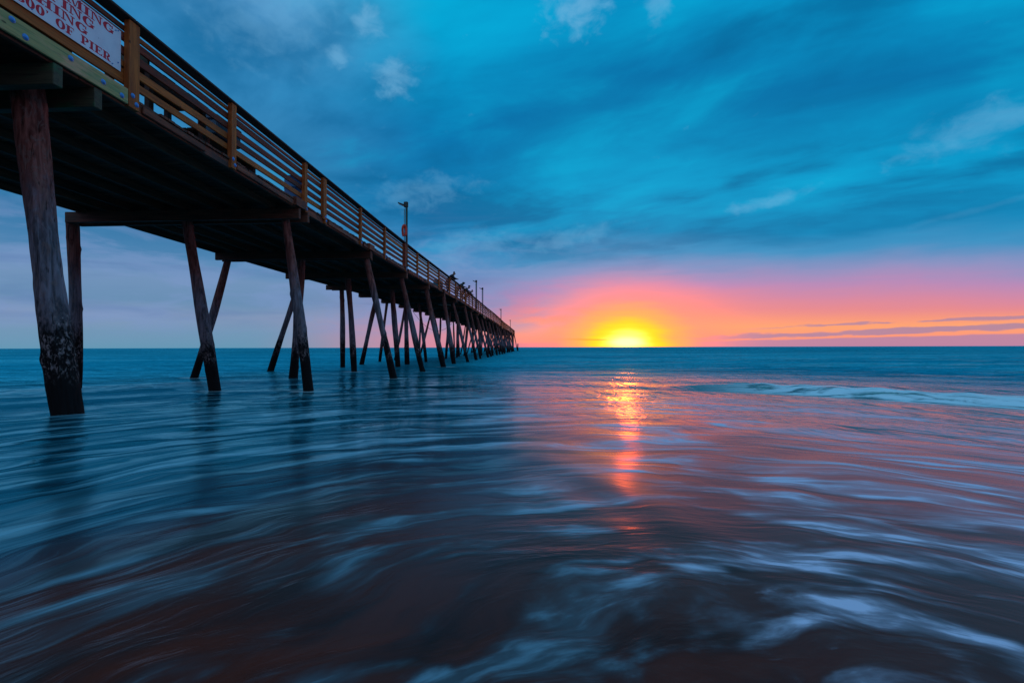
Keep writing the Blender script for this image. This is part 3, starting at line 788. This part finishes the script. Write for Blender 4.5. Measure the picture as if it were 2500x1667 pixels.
def lettering(text, y_right, zc, h, sxk, space=.08):
    words, x = [[]], 0.0
    for ch in text:
        if ch == ' ': x += 0.75; words.append([]); continue
        polys, wd = glyph(ch); words[-1].append((polys, x)); x += wd + space
    W = x - space; cnt = 0
    for items in words:                       # one part for each word
        bm = bmesh.new()
        for polys, x0 in items:
            for poly in polys:
                cnt += 1; dep = 0.0005 + (cnt % 7) * 0.00012
                bm.faces.new([bm.verts.new((dep, ((x0 + a) - W) * h * sxk, (b - .5) * h)) for a, b in poly])
        bmesh.ops.recalc_face_normals(bm, faces=bm.faces)
        for f in bm.faces:
            if f.normal.x < 0: f.normal_flip()
        me = bm_mesh(bm, 'lettering'); me.materials.append(MATS['sign_red'])
        link('lettering', me, None, sign, P(-6.0718, y_right, zc))
ztop, zh = 4.685, 0.60
lettering('SWIMMING', S1 - .112, ztop - zh * .135, .118, 1.12)
lettering('SURFING', S1 - .405, ztop - zh * .360, .118, 1.12)
lettering('FISHING', S1 - .500, ztop - zh * .600, .118, 1.12)
lettering("300' OF PIER", S1 - .165, ztop - zh * .845, .112, .92)
for (yy, zz) in ((S1 - .05, 4.66), (S1 - .05, 4.19), (S1 - .09, 4.64), (S1 - .62, 4.66), (S1 - .14, 4.12), (S1 - 1.2, 4.66), (S1 - 1.2, 4.12)):
    sc_ = link('screw', bolt_mesh(0.006), None, sign, P(-6.0718, yy, zz))

# ------------------------------------------------------------------ lamps on the pier
def make_lamp(loc, label):
    t = empty('pier_lamp', loc); tag(t, label, 'street lamp', 'lamp posts along the pier railing')
    H = 3.02
    bm = bmesh.new(); bm_tube(bm, [(0.05, 0, 0), (0.05, 0, H)], 0.055, 12); link('pole', bm_mesh(bm, 'pole', True), 'pole_paint', t, loc)
    bm = bmesh.new(); bm_tube(bm, [(-0.22, -.02, .98), (-0.12, -.02, .95), (-.055, -.02, 1.02), (-.05, -.02, 1.3), (-.05, -.02, H - .18)], 0.022, 8); link('conduit', bm_mesh(bm, 'conduit', True), 'pole_steel', t, loc)
    bm = bmesh.new(); bm_box(bm, (0.02, 0, H + .03), (0.20, .13, .26)); bmesh.ops.bevel(bm, geom=bm.edges[:], offset=.02, segments=2, affect='EDGES')
    link('bracket', bm_mesh(bm, 'bracket'), 'lamp_paint', t, loc)
    bm = bmesh.new()
    v = bm_box(bm, (0, 0, 0), (0.34, .20, .07))
    for q in v:
        if q.co.x < 0: q.co.z *= .5; q.co.y *= .8
    bmesh.ops.bevel(bm, geom=bm.edges[:], offset=.012, segments=2, affect='EDGES')
    bmesh.ops.rotate(bm, cent=(0, 0, 0), matrix=Matrix.Rotation(R(24), 3, 'Y'), verts=bm.verts)
    hd = link('lamp_head', bm_mesh(bm, 'lamp_head'), 'lamp_paint', t, Vector(loc) + Vector((-.21, 0, H + .06)))
    bm = bmesh.new(); bm_box(bm, (0, 0, 0), (0.24, .13, .012)); bmesh.ops.rotate(bm, cent=(0, 0, 0), matrix=Matrix.Rotation(R(24), 3, 'Y'), verts=bm.verts)
    link('lens', bm_mesh(bm, 'lens'), 'pole_steel', hd, Vector(loc) + Vector((-.225, 0, H + .018)))
    return t
def copy_tree(o, parent=None):
    c = o.copy(); COL.objects.link(c)
    if parent is not None: c.parent = parent
    for ch in list(o.children): copy_tree(ch, c)
    return c
lamp_spots = [(21.6, 'nearest and tallest-looking pier lamp with a red horseshoe buoy on its pole'),
              (49.0, 'pier lamp just past the leaning people, left one of the close pair'),
              (55.2, 'pier lamp at right of the close pair past the leaning people'),
              (86.0, 'small distant pier lamp, second from the seaward end'),
              (125.0, 'smallest pier lamp nearest the seaward end of the pier')]
lamp0 = None
for y, lb in lamp_spots:
    loc = P(-6.09, y, ZD)
    if lamp0 is None: lamp0 = make_lamp(loc, lb)
    else: c = copy_tree(lamp0); c.location = loc; c['label'] = lb
# horseshoe lifebuoy hung on the first lamp
bl = P(-6.12, 21.5, ZD + 1.50)
bm = bmesh.new(); pts = []; rad_ = []
for k in range(25):
    a = R(-60 + 300 * k / 24)
    pts.append((0.085 * math.cos(a), 0.02 * math.sin(a * 2), 0.30 + (.22 * math.sin(a) if math.sin(a) > 0 else .34 * math.sin(a))))
    rad_.append(0.050 + 0.012 * math.sin(math.pi * k / 24))
bm_tube(bm, pts, rad_, 12)
bu = link('lifebuoy', bm_mesh(bm, 'lifebuoy', True), 'buoy_red', None, bl, (0, 0, R(20)))
tag(bu, 'red horseshoe lifebuoy hung on the nearest lamp pole above the railing', 'lifebuoy')

# ------------------------------------------------------------------ things on the deck, seen through the railing
tl = P(-6.62, 7.75, ZD)
t = empty('cleaning_table', tl); tag(t, 'dark wooden table behind the railing between the first two big posts', 'table')
for k in range(5):
    link('table_plank', box_mesh(0.84, 0.26, 0.05, 0.005, 'cap_wood'), None, t, tl + Vector((0, -.54 + k * .27, .77 + .006 * (k % 2))))
for (ax, ay) in ((-.34, -.6), (.34, -.6), (-.34, .6), (.34, .6)):
    link('leg', box_mesh(0.09, 0.09, 0.74, 0.004, 'cap_wood'), None, t, tl + Vector((ax, ay, .37)))
link('apron', box_mesh(0.05, 1.2, 0.16, 0.004, 'cap_wood'), None, t, tl + Vector((.30, 0, .655)))
link('backboard', box_mesh(0.84, 0.04, 0.20, 0.004, 'mossy_wood'), None, t, tl + Vector((0, -.70, .86)))
bl = P(-6.62, 9.45, ZD)
t = empty('bench', bl); tag(t, 'low dark wooden bench behind the railing under a blue cool box', 'bench')
for k in range(3): link('seat_slat', box_mesh(0.14, 1.9, 0.045, 0.004, 'cap_wood'), None, t, bl + Vector((-.17 + k * .16, 0, .45)))
for ay in (-.75, .75): link('leg', box_mesh(0.42, 0.09, 0.42, 0.004, 'cap_wood'), None, t, bl + Vector((0, ay, .21)))
bl = P(-6.75, 5.0, ZD)
t = empty('bench', bl); tag(t, 'dark high-backed wooden bench behind the white sign at the near end of the pier', 'bench')
for k in range(3): link('seat_slat', box_mesh(0.14, 2.3, 0.045, 0.004, 'cap_wood'), None, t, bl + Vector((-.17 + k * .16, 0, .45)))
for k in range(4): link('back_slat', box_mesh(0.035, 2.3, 0.26, 0.004, 'cap_wood'), None, t, bl + Vector((.19, 0, .20 + k * .265)))
for ay in (-.9, .9): link('leg', box_mesh(0.42, 0.09, 0.42, 0.004, 'cap_wood'), None, t, bl + Vector((0, ay, .21)))
def cooler(name, loc, L, W, H, mat, label):
    t = empty(name, loc); tag(t, label, 'cool box')
    link('body', box_mesh(W, L, H * .74, 0.02, mat), None, t, Vector(loc) + Vector((0, 0, H * .37)))
    link('lid', box_mesh(W + .03, L + .03, H * .24, 0.02, mat), None, t, Vector(loc) + Vector((0, 0, H * .87)))
    bm = bmesh.new(); bm_tube(bm, [(0, -L / 2 - .03, H * .55), (0, -L / 2 - .06, H * .75), (0, -L / 2 - .03, H * .8)], .012, 6)
    link('handle', bm_mesh(bm, 'handle', True), 'cable_black', t, loc)
cooler('cool_box', P(-6.50, 9.15, ZD + .475), .75, .42, .40, 'cooler_blue', 'blue cool box on the bench behind the second big railing post')
cooler('cool_box', P(-6.45, 30.9, ZD), 1.1, .45, .62, 'cooler_teal', 'teal cool box on the pier deck, close behind the railing left of the people')
bl = P(-6.60, 12.40, ZD)
bm = bmesh.new(); prof = [(.28, 0), (.295, .015), (.295, .28), (.305, .29), (.305, .31), (.295, .32), (.295, .58), (.305, .59), (.305, .61), (.295, .62), (.295, .88), (.305, .89), (.30, .905), (.27, .905), (.265, .80)]
n = 32; rings = [[bm.verts.new((r * math.cos(2 * math.pi * k / n), r * math.sin(2 * math.pi * k / n), h)) for k in range(n)] for r, h in prof]
for a, b in zip(rings, rings[1:]):
    for k in range(n): bm.faces.new((a[k], a[(k + 1) % n], b[(k + 1) % n], b[k]))
bm.faces.new(rings[0][::-1]); bm.faces.new(rings[-1])
br = link('rubbish_barrel', bm_mesh(bm, 'rubbish_barrel', True), 'barrel_blue', None, bl)
tag(br, 'round blue rubbish barrel standing behind the railing by the double post', 'barrel')

# ------------------------------------------------------------------ people leaning on the railing
def skin_mesh(nodes, edges, sub=2, root=0):
    me = bpy.data.meshes.new('skeleton'); me.from_pydata([n[0] for n in nodes], edges, [])
    o = bpy.data.objects.new('skeleton', me); COL.objects.link(o)
    md = o.modifiers.new('skin', 'SKIN'); md.use_smooth_shade = True
    for i, sv in enumerate(me.skin_vertices[0].data):
        sv.radius = nodes[i][1] if isinstance(nodes[i][1], tuple) else (nodes[i][1],) * 2
        sv.use_root = i == root
    sb = o.modifiers.new('sub', 'SUBSURF'); sb.levels = sub; sb.render_levels = sub
    dg = bpy.context.evaluated_depsgraph_get(); dg.update()
    out = bpy.data.meshes.new_from_object(o.evaluated_get(dg))
    bpy.data.objects.remove(o); bpy.data.meshes.remove(me)
    out.materials.clear()
    return out
def person(loc, yaw, label, lean=0.0, scale=1.0, top='black_cloth', head='hair_dark', hood=False, arm=0.0, cap=False):
    """stands at loc facing local +X, forearms on the rail in front"""
    t = empty('person', loc); t.rotation_euler = (0, 0, yaw); t.scale = (scale,) * 3
    tag(t, label, 'person', 'people leaning on the pier railing')
    L = lean
    hip = (-.10 - L * .3, 0, .94); waist = (-.04 - L * .1, 0, 1.08); chest = (.07 + L * .2, 0, 1.30 - L * .08); neck = (.14 + L * .42, 0, 1.49 - L * .14); skull = (.20 + L * .55, 0, 1.60 - L * .17)
    crown = (.20 + L * .6, 0, 1.70 - L * .17); chin = (.265 + L * .6, 0, 1.555 - L * .19)
    nodes = [(hip, .13), (waist, .12), (chest, (.13, .15)), (neck, .055), (skull, .088), (crown, .075), (chin, .045)]
    edges = [(0, 1), (1, 2), (2, 3), (3, 4), (4, 5), (4, 6)]
    def add(p, r, to):
        nodes.append((p, r)); edges.append((to, len(nodes) - 1)); return len(nodes) - 1
    arms = []; legs = []
    for s in (-1, 1):
        sh = (.09 + L * .3, s * .185, 1.43 - L * .1); elb = (.25 + L * .15, s * .27, 1.19); wr = (.46, s * (.12 + arm * .1), 1.20); palm = (.53, s * (.09 + arm * .1), 1.195)
        a = add(sh, .068, 2); b = add(elb, .048, a); c = add(wr, .034, b); d = add(palm, (.040, .022), c)
        for f, (fy, fl) in enumerate(((-.030, .072), (-.010, .082), (.010, .078), (.030, .060))):
            k = add((palm[0] + .045, palm[1] + fy * .9, palm[2]), .0095, d); k = add((palm[0] + .045 + fl * .5, palm[1] + fy, palm[2] - .008), .009, k); add((palm[0] + .045 + fl * .75, palm[1] + fy, palm[2] - .035), .008, k)
        k = add((palm[0] + .0, palm[1] - s * .045, palm[2] + .005), .012, d); add((palm[0] + .035, palm[1] - s * .065, palm[2] - .005), .010, k)
        arms.append((sh, elb, wr))
        hj = (-.09 - L * .3, s * .09, .88); kn = (-.05 - L * .2, s * .10, .49); an = (-.13 - L * .25, s * .11, .09); toe = (.05 - L * .25, s * .13, .035)
        a = add(hj, .095, 0); b = add(kn, .062, a); c = add(an, .042, b); add(toe, .035, c)
        legs.append((hj, kn, an, toe))
    link_l('body', skin_mesh(nodes, edges), 'skin', t)
    # jacket
    nd = [((hip[0], 0, .90), .185), (waist, .180), (chest, (.185, .23)), ((neck[0] - .02, 0, neck[2] - .05), .085)]; ed = [(0, 1), (1, 2), (2, 3)]
    for (sh, elb, wr) in arms:
        k = len(nd); nd += [(sh, .110), (elb, .082), (wr, .056)]; ed += [(2, k), (k, k + 1), (k + 1, k + 2)]
    if hood:
        k = len(nd); nd += [((skull[0] - .03, 0, skull[2]), .118), ((crown[0] - .03, 0, crown[2] - .01), .10)]; ed += [(3, k), (k, k + 1)]
    link_l('jacket', skin_mesh(nd, ed), top, t)
    nd = [((hip[0], 0, .93), .150)]; ed = []
    for (hj, kn, an, toe) in legs:
        k = len(nd); nd += [(hj, .115), (kn, .082), ((an[0], an[1], .12), .066)]; ed += [(0, k), (k, k + 1), (k + 1, k + 2)]
    link_l('trousers', skin_mesh(nd, ed), 'denim', t)
    for (hj, kn, an, toe) in legs:
        link_l('shoe', skin_mesh([((an[0] - .04, an[1], .055), .05), ((toe[0], toe[1], .045), .045), ((toe[0] + .06, toe[1], .04), .036)], [(0, 1), (1, 2)], 1), 'shoe', t)
    if not hood:
        link_l('hair', skin_mesh([((skull[0] - .045, 0, skull[2] + .03), .082), ((crown[0] - .01, 0, crown[2] + .012), .088), ((crown[0] + .045, 0, crown[2] + .0), .055)], [(0, 1), (1, 2)], 2), head, t)
    bm = bmesh.new()     # nose and ears
    for c_, r_ in (((chin[0] + .03, 0, chin[2] + .055), (.016, .012, .020)), ((skull[0], .088, skull[2]), (.022, .010, .032)), ((skull[0], -.088, skull[2]), (.022, .010, .032))):
        rr = bmesh.ops.create_icosphere(bm, subdivisions=2, radius=1.0); bmesh.ops.scale(bm, vec=r_, verts=rr['verts']); bmesh.ops.translate(bm, vec=c_, verts=rr['verts'])
    link_l('nose_and_ears', bm_mesh(bm, 'nose_and_ears', True), 'skin', t)
    bm = bmesh.new()
    for s in (-1, 1):
        rr = bmesh.ops.create_icosphere(bm, subdivisions=1, radius=.011); bmesh.ops.translate(bm, vec=(skull[0] + .078, s * .032, skull[2] + .012), verts=rr['verts'])
    link_l('eyes', bm_mesh(bm, 'eyes', True), 'shoe', t)
    if cap:
        bm = bmesh.new(); rr = bmesh.ops.create_cone(bm, cap_ends=True, segments=16, radius1=.10, radius2=.075, depth=.08); bmesh.ops.translate(bm, vec=(crown[0], 0, crown[2] + .045), verts=bm.verts)
        bm_box(bm, (crown[0] + .12, 0, crown[2] + .012), (.10, .13, .012)); link_l('cap', bm_mesh(bm, 'cap', True), 'black_cloth', t)
    return t
def link_l(name, me, mat, parent):
    o = bpy.data.objects.new(name, me); COL.objects.link(o); o.parent = parent
    me.materials.clear(); me.materials.append(MATS[mat]); return o
person(P(-6.48, 35.3, ZD), R(22), 'tallest person in black standing above the others, forearms on the railing', 0.25, 1.12, 'black_cloth', 'hair_dark')
person(P(-6.50, 40.0, ZD), R(15), 'person in a dark green hooded jacket leaning over the railing behind the tall one', 0.40, 1.06, 'green_cloth', 'hair_dark', hood=True)
person(P(-6.48, 42.9, ZD), R(10), 'person in a dark cap bending low between the hooded person and the farthest one', 0.45, 1.05, 'green_cloth', 'hair_dark', cap=True)
person(P(-6.50, 45.3, ZD), R(20), 'farthest person at the railing, smallest figure, bare head, arms out over the rail', 0.5, 1.02, 'black_cloth', 'hair_dark', arm=.6)

# ------------------------------------------------------------------ lone pile off the pier head, and a sagging cable
lp = link('broken_pile', pile_mesh(Vector((0.12, 0, 3.9)), .2, .17, 77, 12, 16), None, None, (-4.55, 138.0, -1.7))
tag(lp, 'lone broken pile standing in the sea beyond the pier head', 'pile')
bm = bmesh.new()
a, b = P(-8.8, 31.0, 3.3), P(-6.4, 40.9, 3.3)
bm_tube(bm, [a.lerp(b, k / 20) - Vector((0, 0, 2.2 * (1 - (k / 10 - 1) ** 2))) for k in range(21)], .012, 6)
cb = link('cable', bm_mesh(bm, 'cable', True), 'cable_black', None, (0, 0, 0))
tag(cb, 'thin black cable sagging between piles under the pier', 'cable')
